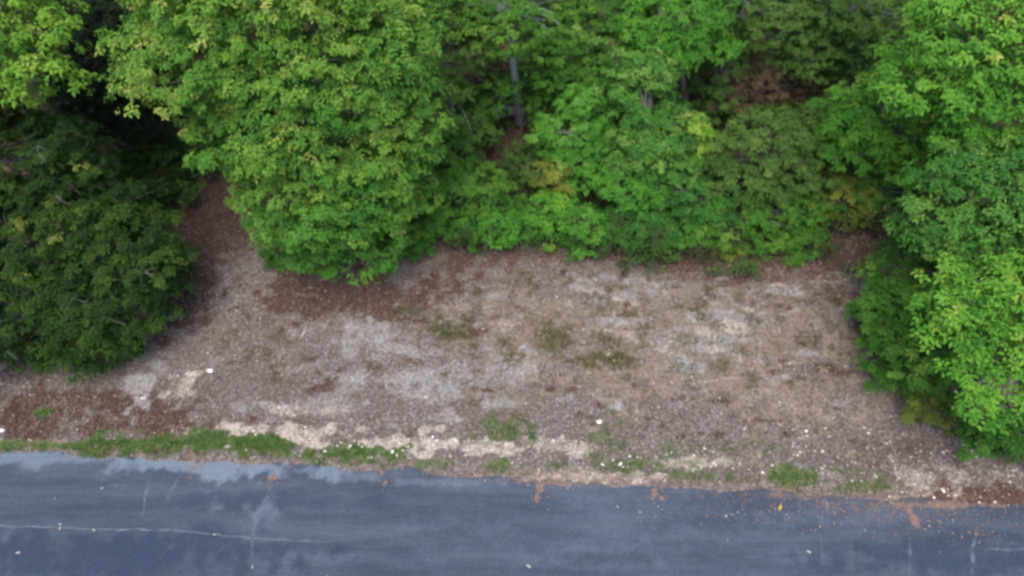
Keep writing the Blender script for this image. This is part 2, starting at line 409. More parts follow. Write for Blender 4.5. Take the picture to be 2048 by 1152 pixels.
def tube(pts, radii, k=6):
    V = []; F = []
    n = len(pts)
    for i, p in enumerate(pts):
        d = np.array(pts[min(i+1, n-1)]) - np.array(pts[max(i-1, 0)]); d = d/np.linalg.norm(d)
        a_ = np.cross(d, [0.2, 1, 0.1]); a_ /= np.linalg.norm(a_); b_ = np.cross(d, a_)
        for j in range(k):
            t = 2*math.pi*j/k; V.append(np.array(p) + radii[i]*(math.cos(t)*a_ + math.sin(t)*b_))
    for i in range(n-1):
        for j in range(k):
            F.append((i*k+j, i*k+(j+1) % k, (i+1)*k+(j+1) % k, (i+1)*k+j))
    return V, F
def bent(a_, b_, n, sag, rs, jit):
    a_ = np.array(a_); b_ = np.array(b_); out = []
    o = rs.normal(0, jit, 3)
    for i in range(n+1):
        t = i/n; p = a_ + (b_-a_)*t; s_ = math.sin(math.pi*t); out.append(p + o*s_ + np.array([0, 0, -sag*s_]))
    return out

def plant(name, label, cat, pal, blobs, base=None, leaf=.13, bough=.55, dens=1.0, group=None, seed=0, bark_m=None,
          trunk_r=None, bare=0, hue=0.0, stems=1, fill=.32, nl=7, topl=.22):
    """blobs: (u, v, height of centre, half width px, half height px)"""
    rs = np.random.RandomState(seed*7 + 13)
    BL = []
    for (u, v, z, ru, rv) in blobs:
        c = np.array(at(u, v, z)); k = ppm(c); rx = ru/k; r_v = rv/k
        ry = min(rx*.9, r_v*1.1); rz = math.sqrt(max((r_v**2 - (ry*SP)**2), (r_v*.6)**2)) / CP
        rz = min(rz, r_v*1.35)
        BL.append((c, np.array([rx, ry, rz])))
    cs = np.array([b[0] for b in BL]); vol = np.array([np.prod(b[1]) for b in BL])
    cen = (cs*vol[:, None]).sum(0)/vol.sum()
    if base is None: bx, by = cen[0], cen[1] + .15
    else:
        q = at(*base); bx, by = q.x, q.y
    bz = float(gh(np.array([bx]), np.array([by]))[0]) - .03
    root = empty(name, (bx, by, bz)); tag(root, label, cat, group)
    O = np.array([bx, by, bz])
    # boughs sit on the crown's outside, at least most of a bough apart
    BC = []
    for (c, r) in BL:
        area = 4*math.pi*((r[0]*r[1])**1.6/3 + (r[0]*r[2])**1.6/3 + (r[1]*r[2])**1.6/3)**(1/1.6)
        want = int(area/(bough**2*1.5)*dens) + 4
        tries = 0; got = 0
        while got < want and tries < want*14:
            tries += 1
            d = unit(rs.normal(0, 1, 3)); 
            if d[2] < -.65: continue
            rr = np.maximum(r - bough*.72, r*.45) * rs.uniform(.8, 1.12)
            p = c + d*rr
            if p[2] < bz + bough*.35: continue
            inside = False
            for (c2, r2) in BL:
                if c2 is c: continue
                if (((p-c2)/np.maximum(r2-bough*.6, r2*.35))**2).sum() < 1: inside = True; break
            if inside: continue
            if BC and min(((np.array([b_[0] for b_ in BC])-p)**2).sum(1)) < (bough*.74)**2: continue
            BC.append((p, unit((p-c)/r**2*r.mean()**2 + np.array([0, 0, .25])))); got += 1
    Cs = []; Ns = []; Ts = []
    zlo = min(b[0][2]-b[1][2] for b in BL); zhi = max(b[0][2]+b[1][2] for b in BL)
    for (p, nrm) in BC:
        br = bough*rs.uniform(.7, 1.25)
        nt_ = max(4, int(8*(br/.5)**2*rs.uniform(.8, 1.2)))
        td = unit(rs.normal(0, 1, (nt_, 3)) + nrm*.8 + np.array([0, 0, .5]))
        tc_ = p + td*(br*rs.uniform(.45, 1.15, nt_))[:, None]*np.array([1.15, 1.05, .7])
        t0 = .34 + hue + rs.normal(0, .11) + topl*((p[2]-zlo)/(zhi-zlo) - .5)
        k = max(4, int(5.4*dens*(.13/leaf)**1.5))
        for j in range(nt_):
            r_t = leaf*rs.uniform(1.5, 3.2); kk = max(2, int(k*rs.uniform(.6, 1.5)))
            d = unit(rs.normal(0, 1, (kk, 3)) + td[j]*.8 + np.array([0, 0, .35]))
            q = tc_[j] + d*r_t*rs.uniform(.3, 1, kk)[:, None]*np.array([1.15, 1.15, .6])
            Cs.append(q); Ns.append(unit(d*.5 + td[j]*.4 + np.array([0, 0, .75])))
            Ts.append(np.full(kk, t0 + rs.normal(0, .13)) + rs.normal(0, .04, kk))
    # inner foliage
    for (c, r) in BL:
        k = int(np.prod(r)*4*fill*dens*14*(.13/leaf)**1.5) + 2
        d = unit(rs.normal(0, 1, (k, 3))); q = c + d*r*(rs.uniform(.15, .72, k)[:, None])
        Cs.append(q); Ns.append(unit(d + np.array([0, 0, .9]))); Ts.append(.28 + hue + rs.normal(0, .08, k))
    C = np.concatenate(Cs); N = np.concatenate(Ns); T = np.concatenate(Ts)
    keep = C[:, 2] > gh(C[:, 0], C[:, 1]) + .05
    C, N, T = C[keep], N[keep], T[keep]
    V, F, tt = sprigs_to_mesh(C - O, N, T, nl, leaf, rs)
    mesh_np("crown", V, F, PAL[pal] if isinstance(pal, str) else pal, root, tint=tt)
    # trunk and limbs
    H = cen[2] - bz; tr = trunk_r or max(.025, min(.22, .022*zhi))
    TV = []; TF = []
    def addt(pts, rad, k=6):
        a_, f_ = tube(pts, rad, k); o_ = len(TV); TV.extend(a_); TF.extend([tuple(i+o_ for i in f) for f in f_])
    forks = []
    for s_ in range(stems):
        off = rs.normal(0, .12 if stems > 1 else 0, 3)*[1, 1, 0]
        topc = cen + (rs.normal(0, .35, 3) if stems > 1 else 0)
        pts = bent(O + off, topc, 6, 0, rs, .05*H*.5); pts[0] = O + off
        r_ = [tr*(1.25 - .8*i/6)/math.sqrt(stems) for i in range(7)]; r_[0] *= 1.25
        addt([p - O for p in pts], r_, 8); forks += pts[2:]
    order = rs.permutation(len(BC))[:min(len(BC), 46)]
    for i in order:
        p = BC[i][0]
        f = forks[int(np.argmin([np.linalg.norm((p - q)*[1, 1, 1.6]) + (2 if q[2] > p[2]+.3 else 0) for q in forks]))]
        L = np.linalg.norm(p-f); pts = bent(f, p, 4, -.06*L, rs, .06*L)
        r0 = min(tr*.45, .012 + .014*L); addt([q - O for q in pts], [r0*(1-.75*j/4) for j in range(5)], 5)
    mesh_np("trunk", TV, TF, bark_m or BARK, root, smooth=True)
    if bare:
        for i in rs.permutation(len(BC))[:bare]:
            p, nrm = BC[i]; p = p + nrm*bough*.3
            TV = []; TF = []
            main = bent(p - nrm*.2, p + unit(nrm + rs.normal(0, .5, 3))*rs.uniform(.5, .9), 5, .05, rs, .1)
            tw = [(main, .011)]
            for j in (1, 2, 3, 4):
                e_ = main[j] + unit(main[5]-main[0] + rs.normal(0, .45, 3)*.9)*rs.uniform(.2, .5)
                tw.append((bent(main[j], e_, 3, .0, rs, .04), .007))
            for pts, r_ in tw:
                a_, f_ = tube([q - O for q in pts], [r_*(1-.8*x/(len(pts)-1)) for x in range(len(pts))], 4)
                o_ = len(TV); TV.extend(a_); TF.extend([tuple(x+o_ for x in f) for f in f_])
            mesh_np("twig", TV, TF, BARK, root)
    return root, BC

N_ = [0]
def T(name, label, cat, pal, blobs, **k):
    N_[0] += 1; k.setdefault('seed', N_[0]); k['leaf'] = k.get('leaf', .13)*.63; return plant(name, label, cat, pal, blobs, **k)

GT, GS = "trees along the clearing", "shrubs along the clearing"
# the big crown
T("broadleaf_tree", "largest tree, broad yellow-green crown bulging out over the left of the clearing", "tree", 'big',
  [(530,-50,7.0,240,190),(375,110,5.9,150,110),(640,100,5.6,215,190),(710,255,4.1,150,155),(540,240,4.3,165,125),(655,370,2.9,165,120),(705,465,1.5,110,95),(640,450,1.6,85,75),(800,330,3.0,60,90)],
  leaf=.14, bough=.56, hue=.15, base=(640,420), topl=.34, group=GT)
T("broadleaf_tree", "lime-green tree in the top left corner beside the dark gap", "tree", 'lime',
  [(5,20,6.6,110,100),(-60,110,6.0,130,130),(40,140,5.8,95,75),(105,60,6.4,50,50)], leaf=.17, bough=.5, hue=.12, base=(0,420), dens=.8, fill=.25, group=GT)
T("evergreen_tree", "dark olive tree with bare grey twigs below the lime-green corner tree", "tree", 'dark',
  [(50,310,3.9,130,90),(-40,300,4.0,120,130),(165,335,3.0,65,50),(120,400,2.8,150,65)], leaf=.11, bough=.42, hue=.10, bare=16, dens=.85, base=(90,540), group=GT)
T("evergreen_tree", "dark green spreading tree at the left edge reaching down to the roadside litter", "tree", 'dark',
  [(60,470,2.5,170,110),(230,520,1.9,130,110),(120,610,1.4,190,100),(-60,600,1.6,160,130),(260,600,1.3,90,80),(150,690,.7,120,60)], leaf=.12, bough=.42, hue=.14, bare=14, dens=.95, group=GT, topl=.3)
T("cedar_tree", "cedar with shade put into its leaf colour, in the gap left of the largest tree", "tree", 'gap_shade',
  [(225,120,3.6,130,130),(200,10,4.4,150,100),(270,225,2.0,90,60),(180,200,2.4,80,80)], leaf=.13, bough=.5, group=GT, bark_m=DARKBARK, hue=.1)
T("shrub", "dark bluish shrub in the shade below the shade-coloured cedar", "shrub", 'dark',
  [(300,330,.9,70,50),(330,390,.6,50,40)], leaf=.11, bough=.35, group=GS)
T("shrub", "low dark green shrub tucked under the left foot of the largest tree", "shrub", 'mid',
  [(575,495,.55,60,42)], leaf=.10, bough=.3, hue=-.08, group=GS, dens=.7)
T("shrub", "small green shrub at the right foot of the largest tree", "shrub", 'mid',
  [(815,470,.6,55,45),(790,500,.4,40,25)], leaf=.10, bough=.3, group=GS)
# middle wood
T("broadleaf_tree", "tree with a pale trunk showing below its crown, top centre", "tree", 'mid',
  [(1040,30,4.2,130,80),(980,-20,4.6,110,80),(1100,110,3.4,50,50),(995,190,2.0,45,42)], base=(1043,252), leaf=.14, bough=.45, hue=.1, bark_m=PALEBARK, trunk_r=.13, group=GT, dens=.8, fill=.3)
T("broadleaf_tree", "dim green tree with a grey trunk just right of the largest tree", "tree", 'dull',
  [(900,100,3.3,80,80),(860,20,4.0,90,70),(930,260,1.4,60,50),(905,180,2.3,50,40)], base=(915,300), leaf=.13, bough=.45, group=GT, bark_m=BARK, trunk_r=.1, dens=.8, fill=.4)
T("broadleaf_tree", "mid-green tree at the top between the pale trunk and the blue-green sapling", "tree", 'mid',
  [(1180,70,3.3,100,75),(1150,150,2.6,80,50),(1240,10,4.0,100,70)], leaf=.14, bough=.45, hue=.08, group=GT, base=(1180,270), fill=.35)
T("broadleaf_tree", "brighter green tree at the top right of centre, left of the red-brown bank", "tree", 'bright',
  [(1340,40,3.9,110,75),(1400,90,3.2,60,50),(1310,110,3.3,80,50)], leaf=.15, bough=.45, hue=-.03, group=GT, base=(1370,230), fill=.35)
T("sapling", "tall blue-green sapling with pale leaf tips in the middle of the wood edge", "tree", 'blue',
  [(1280,160,3.4,55,60),(1265,220,2.9,45,60),(1300,300,2.2,85,60),(1340,250,2.6,60,50)], leaf=.14, bough=.4, hue=.2, group=GT, base=(1290,430), fill=.4)
T("sapling", "vivid green pointed sapling left of the blue-green one", "tree", 'fresh',
  [(1165,215,2.6,45,45),(1150,270,2.1,80,50),(1185,320,1.6,75,45)], leaf=.13, bough=.38, hue=.15, group=GT, base=(1165,380))
T("sapling", "sapling with a light yellow-green leafy arm beside the brown gap", "tree", 'lime',
  [(1385,270,2.3,38,45),(1350,300,2.0,30,25)], leaf=.14, bough=.32, hue=.1, group=GT, base=(1360,420), dens=.8)
T("shrub", "leafy shrub with light tips just right of the largest tree", "shrub", 'mid',
  [(935,380,1.4,70,55),(975,400,1.1,45,45)], leaf=.13, bough=.4, hue=.1, group=GS)
T("shrub", "dim olive shrub behind the shrub row under the pale trunk", "shrub", 'dull',
  [(1065,335,1.1,65,42)], leaf=.12, bough=.38, hue=-.02, group=GS)
T("shrub", "olive shrub with a few orange leaves in the middle of the shrub row", "shrub", 'yellow',
  [(1105,355,1.3,45,40)], leaf=.12, bough=.3, hue=-.05, group=GS, dens=.7)
T("shrub", "dark green shrub filling the hollow beside the right foot of the largest tree", "shrub", 'mid',
  [(885,435,.8,60,50),(930,455,.6,50,35)], leaf=.12, bough=.35, hue=-.1, group=GS)
T("shrub", "bright leafy shrub meeting the pale litter right of the largest tree", "shrub", 'fresh',
  [(985,450,.8,60,42),(1005,480,.4,45,22)], leaf=.13, bough=.35, hue=.05, group=GS)
T("shrub", "yellow-green shrub in the shrub row below the orange-leaved one", "shrub", 'bright',
  [(1105,420,.9,55,45)], leaf=.14, bough=.35, hue=.0, group=GS)
T("shrub", "dark rounded shrub behind the yellow-green one at the front of the row", "shrub", 'mid',
  [(1060,440,.7,55,40),(1090,470,.4,60,26)], leaf=.12, bough=.35, hue=-.08, group=GS)
T("shrub", "small bright shrub pushing out onto the litter at the row's centre", "shrub", 'fresh',
  [(1170,460,.7,42,42),(1155,490,.35,35,18)], leaf=.13, bough=.3, hue=.1, group=GS)
T("shrub", "lush green shrub with pale arms at the foot of the blue-green sapling", "shrub", 'fresh',
  [(1255,375,1.4,70,55),(1225,345,1.5,45,35)], leaf=.14, bough=.4, hue=.15, group=GS)
T("shrub", "bluish green shrub at the front of the row below the lush one", "shrub", 'blue',
  [(1265,450,.8,75,45),(1330,460,.7,60,42)], leaf=.12, bough=.38, hue=-.05, group=GS)
T("shrub", "dense dark green shrub between the lush shrub and the rounded dull bush", "shrub", 'blue',
  [(1350,380,1.5,75,55),(1400,410,1.1,60,60)], leaf=.12, bough=.4, hue=.0, group=GS)
T("shrub", "large rounded dull-green bush right of the brown gap", "shrub", 'dull',
  [(1530,300,2.1,105,75),(1500,360,1.6,100,60),(1590,350,1.6,70,60),(1520,270,2.3,60,40)], leaf=.12, bough=.42, hue=.14, group=GS)
T("shrub", "dark skirt of foliage below the large rounded dull-green bush", "shrub", 'mid',
  [(1460,440,.9,90,50),(1560,430,.9,80,55),(1400,475,.5,60,28),(1500,480,.4,60,25)], leaf=.12, bough=.38, hue=-.03, group=GS)
T("shrub", "small yellowish shrub at the litter's edge below the rounded dull bush", "shrub", 'yellow',
  [(1462,503,.25,38,18)], leaf=.10, bough=.22, hue=-.1, group=GS, dens=.8)
T("shrub", "little green sprout alone on the pale litter right of the shrub row", "shrub", 'mid',
  [(1612,478,.5,42,36),(1600,515,.25,28,14)], leaf=.11, bough=.25, hue=.05, group=GS, dens=.6, fill=.2)
T("shrub", "yellow-speckled shrub beside the dark hollow on the right", "shrub", 'yellow',
  [(1690,395,1.0,60,50),(1710,430,.7,40,30)], leaf=.12, bough=.32, hue=-.05, group=GS, dens=.7, fill=.3)
T("shrub", "dark green shrub at the edge of the dark hollow on the right", "shrub", 'blue',
  [(1790,375,1.3,70,45),(1640,415,.9,35,35)], leaf=.12, bough=.38, hue=-.1, group=GS)
T("broadleaf_tree", "bright green tree leaning left out of the big top right crown", "tree", 'bright',
  [(1790,240,3.0,130,75),(1720,290,2.4,90,55),(1830,310,2.2,110,60),(1740,200,3.3,70,40),(1900,300,2.6,80,70)], leaf=.14, bough=.42, hue=.06, group=GT, base=(1790,400))
T("broadleaf_tree", "tall bright green tree filling the top right corner", "tree", 'bright',
  [(1960,50,6.3,130,110),(1880,150,5.2,120,95),(1980,190,5.0,120,110),(2070,100,6.0,120,140),(1920,20,6.6,70,70)], leaf=.16, bough=.52, hue=.14, group=GT, base=(1960,430), fill=.35)
T("broadleaf_tree", "muted green tree at the top above the red-brown bank", "tree", 'dull',
  [(1580,40,3.6,90,70),(1500,20,3.9,50,50),(1640,110,2.8,80,60)], leaf=.13, bough=.45, hue=.04, group=GT, base=(1600,250), fill=.3, dens=.8)
T("broadleaf_tree", "dim tree with a leaning grey trunk left of the top right corner tree", "tree", 'dull',
  [(1770,40,3.9,100,75),(1700,-10,4.5,100,70),(1730,130,2.8,60,40)], leaf=.13, bough=.45, hue=-.02, group=GT, base=(1655,185), bark_m=PALEBARK, trunk_r=.1, fill=.3, dens=.8)
T("shrub", "russet brown-leaved shrub on the bank behind the rounded dull bush", "shrub", 'russet',
  [(1560,160,2.0,70,45),(1500,200,1.4,70,45),(1600,205,1.2,50,30)], leaf=.12, bough=.35, dens=.55, fill=.2, group=GS, bark_m=DARKBARK)
T("shrub", "dull green shrub left of the russet one beside the brown gap", "shrub", 'dull',
  [(1450,130,2.2,45,45),(1440,200,1.4,45,40)], leaf=.12, bough=.35, dens=.7, fill=.3, group=GS)
T("shrub", "low olive shrub between the rounded dull bush and the russet one", "shrub", 'dull',
  [(1640,240,1.6,90,35),(1560,235,1.4,60,22)], leaf=.12, bough=.33, dens=.8, fill=.3, hue=.05, group=GS)
# right side
T("broadleaf_tree", "soft green tree at the right edge above the yellow-tipped one", "tree", 'blue',
  [(1980,380,3.9,130,95),(1900,450,3.2,95,75),(2020,500,3.1,120,90),(2060,340,4.3,100,80)], leaf=.15, bough=.48, hue=.16, group=GT, base=(2010,640))
T("broadleaf_tree", "near tree at the right edge with yellow and orange leaf tips", "tree", 'bright',
  [(1960,620,3.2,110,75),(2040,660,3.1,100,110),(1930,570,3.3,70,45),(1990,760,2.5,90,75),(2080,560,3.6,90,90)], leaf=.17, bough=.46, hue=.22, group=GT, base=(2060,880), topl=.3, fill=.3)
T("shrub", "dark green shrub left of the yellow-tipped near tree", "shrub", 'mid',
  [(1800,540,1.2,70,55),(1800,640,.9,75,75),(1850,720,.9,90,80),(1780,750,.45,50,40)], leaf=.12, bough=.38, hue=-.04, group=GS)
T("shrub", "yellow-flecked shrub under the yellow-tipped near tree", "shrub", 'yellow',
  [(1875,820,.6,65,42),(1750,630,.5,30,50)], leaf=.10, bough=.3, hue=-.4, group=GS, dens=.8)
T("shrub", "dark shrub at the right edge nearest the road", "shrub", 'mid',
  [(2000,870,.8,85,50),(2035,925,.4,45,28)], leaf=.12, bough=.35, hue=-.3, group=GS)
T("shrub", "dim shrub at the foot of the pale trunk", "shrub", 'dull',
  [(960,225,1.0,55,40),(1120,215,1.2,50,45)], leaf=.12, bough=.38, group=GS, dens=.8)
T("shrub", "dark understory shrub behind the vivid green sapling", "shrub", 'mid',
  [(1120,200,1.6,70,60),(1210,190,1.8,60,60)], leaf=.12, bough=.38, group=GS, dens=.8, hue=-.1)
T("shrub", "shaded shrub below the grey-trunked dim tree", "shrub", 'mid',
  [(905,300,1.0,50,45),(880,350,.9,45,45)], leaf=.12, bough=.36, group=GS, dens=.8, hue=-.12)
T("shrub", "shaded shrub high in the frame above the red-brown bank's left end", "shrub", 'dull',
  [(1450,70,2.4,50,45)], leaf=.12, bough=.35, group=GS, dens=.6, hue=-.05)
T("shrub", "dim green shrub between the leaning grey trunk and the leaning bright tree", "shrub", 'dull',
  [(1710,170,1.8,70,50),(1660,260,1.2,60,40)], leaf=.12, bough=.35, group=GS, dens=.8)
T("broadleaf_tree", "green tree at the very top between the dim tree and the pale trunk", "tree", 'dull',
  [(830,-10,4.6,90,60),(940,30,3.8,70,60)], leaf=.13, bough=.42, group=GT, dens=.9, base=(880,170), hue=-.08)
# deeper in the wood
rsb = np.random.RandomState(5)

def wood():
    """the rest of the wood beyond the frame, one mass"""
    Cs = []; Ns = []; Ts = []; TV = []; TF = []
    spots = []
    for k in range(400):
        x = rsb.uniform(-34, 34); y = rsb.uniform(9, 44)
        inside = abs(x) < .80*(y*CP+10.5)*.86 + .5 and y < 22.5
        if inside or edge_d(x, y) < 2.5: continue
        if spots and min((x-a_)**2+(y-b_)**2 for a_, b_, _ in spots) < 2.3**2: continue
        spots.append((x, y, rsb.uniform(3, 7.5)))
    for x, y, H in spots:
        R = rsb.uniform(1.3, 2.2); z0 = float(gh(np.array([x]), np.array([y]))[0])
        a_, f_ = tube([np.array([x, y, z0]), np.array([x+.1, y, z0+H*.5]), np.array([x, y+.1, z0+H*.9])], [.13, .09, .03], 5)
        o_ = len(TV); TV.extend(a_); TF.extend([tuple(i+o_ for i in f) for f in f_])
        nb = 26; d = unit(rsb.normal(0, 1, (nb, 3))); d[:, 2] = abs(d[:, 2])*1.2 - .35
        bc = np.array([x, y, z0+H*.62]) + d*[R, R, H*.4]
        for p in bc:
            k = 26; q = p + unit(rsb.normal(0, 1, (k, 3)))*(rsb.uniform(.3, 1, k)[:, None])*[.7, .7, .45]
            Cs.append(q); Ns.append(unit(q - np.array([x, y, z0+H*.5]) + [0, 0, 1.0])); Ts.append(.35 + rsb.normal(0, .1) + rsb.normal(0, .06, k))
    V, F, tt = sprigs_to_mesh(np.concatenate(Cs), np.concatenate(Ns), np.concatenate(Ts), 6, .19, rsb)
    o = mesh_np("woodland", V, F, PAL['mid'], tint=tt); tag(o, "dense green woodland continuing beyond the edge trees", "woodland", kind="stuff")
    t = mesh_np("woodland_trunks", TV, TF, BARK); t.parent = o; t["kind"] = "stuff"
wood()

def undergrowth():
    """low tangled brush, sprouts and thin stems over the wood's floor"""
    rs = np.random.RandomState(31)
    n = 2600
    x = rs.uniform(-15, 16, n); y = rs.uniform(12.5, 26, n)
    d = edge_d(x, y) + (fbm(x, y, .7, 3, 61) - .5)*2.2
    keep = (d > 6.1) & (rs.uniform(0, 1, n) < sstep(.30, .62, fbm(x, y, .55, 3, 63)) + .12)
    keep &= ~((x > -9.2) & (x < -5.2) & (y < 16.3))                # the path running into the gap
    x, y = x[keep], y[keep]; z = gh(x, y)
    Cs = []; Ns = []; Ts = []; TV = []; TF = []
    for i in range(len(x)):
        h = rs.uniform(.25, 1.0)*(1.5 if rs.rand() < .2 else 1); R_ = rs.uniform(.16, .4)
        k = int(10 + 34*h*R_*2.2); q = rs.normal(0, 1, (k, 3))*[R_*.6, R_*.6, 0]
        q[:, 2] = h*rs.uniform(.25, 1, k)**.7; lean = rs.normal(0, .25, 2); q[:, :2] += q[:, 2:3]*lean
        c = q + [x[i], y[i], z[i]]
        t0 = .33 + rs.normal(0, .2)
        Cs.append(c); Ns.append(unit(q*[1, 1, .2] + [0, 0, .8])); Ts.append(t0 + rs.normal(0, .08, k))
        for j in range(2):
            e_ = np.array([x[i] + lean[0]*h + rs.normal(0, .1), y[i] + lean[1]*h + rs.normal(0, .1), z[i] + h])
            a_, f_ = tube(bent([x[i], y[i], z[i]-.02], e_, 3, 0, rs, .05), [.012, .009, .007, .004], 4)
            o_ = len(TV); TV.extend(a_); TF.extend([tuple(v + o_ for v in f) for f in f_])
    V, F, tt = sprigs_to_mesh(np.concatenate(Cs), np.concatenate(Ns), np.concatenate(Ts), 6, .09, rs)
    o = mesh_np("undergrowth", V, F, foliage('brush', (.05,.05,.022), (.04,.095,.02), (.09,.19,.03), (.2,.28,.05)), tint=tt)
    tag(o, "tangled low brush and sprouts covering the wood's floor", "undergrowth", kind="stuff")
    t = mesh_np("stems", TV, TF, BARK, o); t["kind"] = "stuff"
undergrowth()

# ------------------------------------------------------------------ litter, grass, gravel
LIT = tint_mat("fallen leaves", [(0, (.04,.025,.02)), (.25, (.105,.062,.048)), (.5, (.187,.152,.137)), (.72, (.295,.262,.248)), (.9, (.42,.39,.38)), (1, (.58,.56,.53))], .1, .8, .2)
DRYG = tint_mat("dry grass", [(0, (.06,.065,.02)), (.3, (.12,.11,.04)), (.6, (.23,.185,.12)), (1, (.40,.35,.26))], .2, .8, .2)
GRASS = tint_mat("green grass", [(0, (.03,.09,.014)), (.55, (.055,.165,.026)), (.92, (.11,.23,.045)), (1, (.25,.25,.13))], .3, .6, .3)
ORG = tint_mat("orange leaf bits", [(0, (.08,.05,.04)), (.5, (.21,.12,.075)), (.85, (.34,.22,.15)), (1, (.5,.42,.34))], .1, .8, .2)
STONE = tint_mat("pale stone", [(0, (.3,.26,.23)), (.5, (.5,.45,.41)), (1, (.78,.75,.72))], 0, .85, .3)

def scatter(n, x0, x1, y0, y1, dens, rs):
    x = rs.uniform(x0, x1, n); y = rs.uniform(y0, y1, n)
    k = rs.uniform(0, 1, n) < dens(x, y)
    return x[k], y[k]
def flat_leaves(name, x, y, z, size, tint, mat, rs, lift=.012, tilt=.35):
    n = len(x); az = rs.uniform(0, 2*math.pi, n)
    N = unit(np.stack([rs.normal(0, tilt, n), rs.normal(0, tilt, n), np.ones(n)], 1))
    D = np.stack([np.cos(az), np.sin(az), np.zeros(n)], 1); D = unit(D - N*(D*N).sum(1)[:, None]); S = np.cross(N, D)
    s = (size*rs.uniform(.55, 1.35, n))[:, None]; wd = s*rs.uniform(.35, .65, n)[:, None]
    c = np.stack([x, y, z + lift + rs.uniform(0, .02, n)], 1)
    V = np.stack([c - D*s*.5, c - S*wd*.5 + N*s*.08, c + D*s*.5 + N*s*rs.uniform(-.05, .2, n)[:, None], c + S*wd*.5 + N*s*.08], 1).reshape(-1, 3)
    i = np.arange(n)*4
    F = np.stack([np.stack([i, i+1, i+2], 1), np.stack([i, i+2, i+3], 1)], 1).reshape(-1, 3)
    return mesh_np(name, V, F, mat, tint=np.repeat(np.clip(tint, 0, 1), 2))
def blades(name, x, y, hgt, wid, tint, mat, rs, lean=.5):
    n = len(x); z = gh(x, y) - .005
    z = np.where((edge_d(x, y) < .3), np.maximum(z, ROADZ*0+z), z)
    az = rs.uniform(0, 2*math.pi, n); S = np.stack([np.cos(az), np.sin(az), np.zeros(n)], 1)
    h = (hgt*rs.uniform(.5, 1.3, n)); L = rs.normal(0, lean, (n, 2))*h[:, None]
    c = np.stack([x, y, z], 1); ww = (wid*rs.uniform(.7, 1.3, n))[:, None]
    tip = c + np.concatenate([L, h[:, None]], 1); md = c + np.concatenate([L*.35, h[:, None]*.62], 1)
    V = np.stack([c - S*ww*.5, c + S*ww*.5, md + S*ww*.45, tip, md - S*ww*.45], 1).reshape(-1, 3)
    i = np.arange(n)*5
    F = np.stack([np.stack([i, i+1, i+2], 1), np.stack([i, i+2, i+4], 1), np.stack([i+4, i+2, i+3], 1)], 1).reshape(-1, 3)
    return mesh_np(name, V, F, mat, tint=np.repeat(np.clip(tint, 0, 1), 3))

rl = np.random.RandomState(3)
x, y = scatter(380000, -16, 16, 6.2, 25, lambda x, y: sstep(-.1, .5, edge_d(x, y)) * np.clip(.35 + .9*fbm(x, y, .8, 3, 14), 0, 1) * (1 - .35*sstep(7.5, 9.5, edge_d(x, y))) , rl)
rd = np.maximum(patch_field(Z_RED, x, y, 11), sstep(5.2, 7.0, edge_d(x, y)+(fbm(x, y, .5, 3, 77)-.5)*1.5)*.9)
pl = np.maximum(patch_field(Z_PALE, x, y, 21), patch_field(Z_SAND, x, y, 41)); dr = patch_field(Z_DRY, x, y, 31)
tn = .49 + rl.normal(0, .13, len(x)) - .24*rd + .18*pl + .03*dr + .55*(fbm(x, y, 2.2, 4, 19)-.5)
gr = np.maximum(patch_field(Z_GREEN, x, y, 51), patch_field(Z_OLIVE, x, y, 61)*.8)
kp = (rl.uniform(0, 1, len(x)) > sstep(.15, .6, gr)*.97) & (rl.uniform(0, 1, len(x)) > dr*.45)
x, y, tn = x[kp], y[kp], tn[kp]
tag(flat_leaves("leaf_litter", x, y, gh(x, y), .055, tn, LIT, rl), "brown and mauve-grey fallen leaves covering the clearing", "leaf litter", kind="stuff")

x, y = scatter(240000, -12, 14, 7, 16, lambda x, y: patch_field(Z_DRY, x, y, 31)*.38*sstep(.3,.7,fbm(x, y, 3, 3, 44)) + patch_field(Z_OLIVE, x, y, 61)*1.0 + .05*sstep(.2, 1, edge_d(x, y)), rl)
ol = patch_field(Z_OLIVE, x, y, 61)
tag(blades("dry_grass", x, y, .09 + .05*ol, .014, .62 + rl.normal(0, .16, len(x)) - .55*ol + .3*(fbm(x, y, 1.2, 3, 23)-.5), DRYG, rl, .9), "straw and olive dry grass tufts across the clearing", "dry grass", kind="stuff")

def gdens(x, y):
    g = patch_field([(u, v+7, a_*1.05, b_, c_) for u, v, a_, b_, c_ in Z_GREEN], x, y, 51)*(.1+1.8*fbm(x, y, 7, 3, 88)); d = edge_d(x, y)
    return np.clip((sstep(.15, 1.1, g)*.85 + .05*(1-sstep(.3, 1.6, d)) * fbm(x, y, 2.5, 3, 90))*sstep(-.12, .02, d + edge_wob(x)), 0, 1)
x, y = scatter(300000, -15, 13, 6.2, 11, gdens, rl)
tag(blades("grass", x, y, .075, .012, .45 + rl.normal(0, .2, len(x)) + .6*(fbm(x, y, 3, 3, 29)-.5), GRASS, rl, .6), "green grass growing along the road's edge", "grass", kind="stuff")

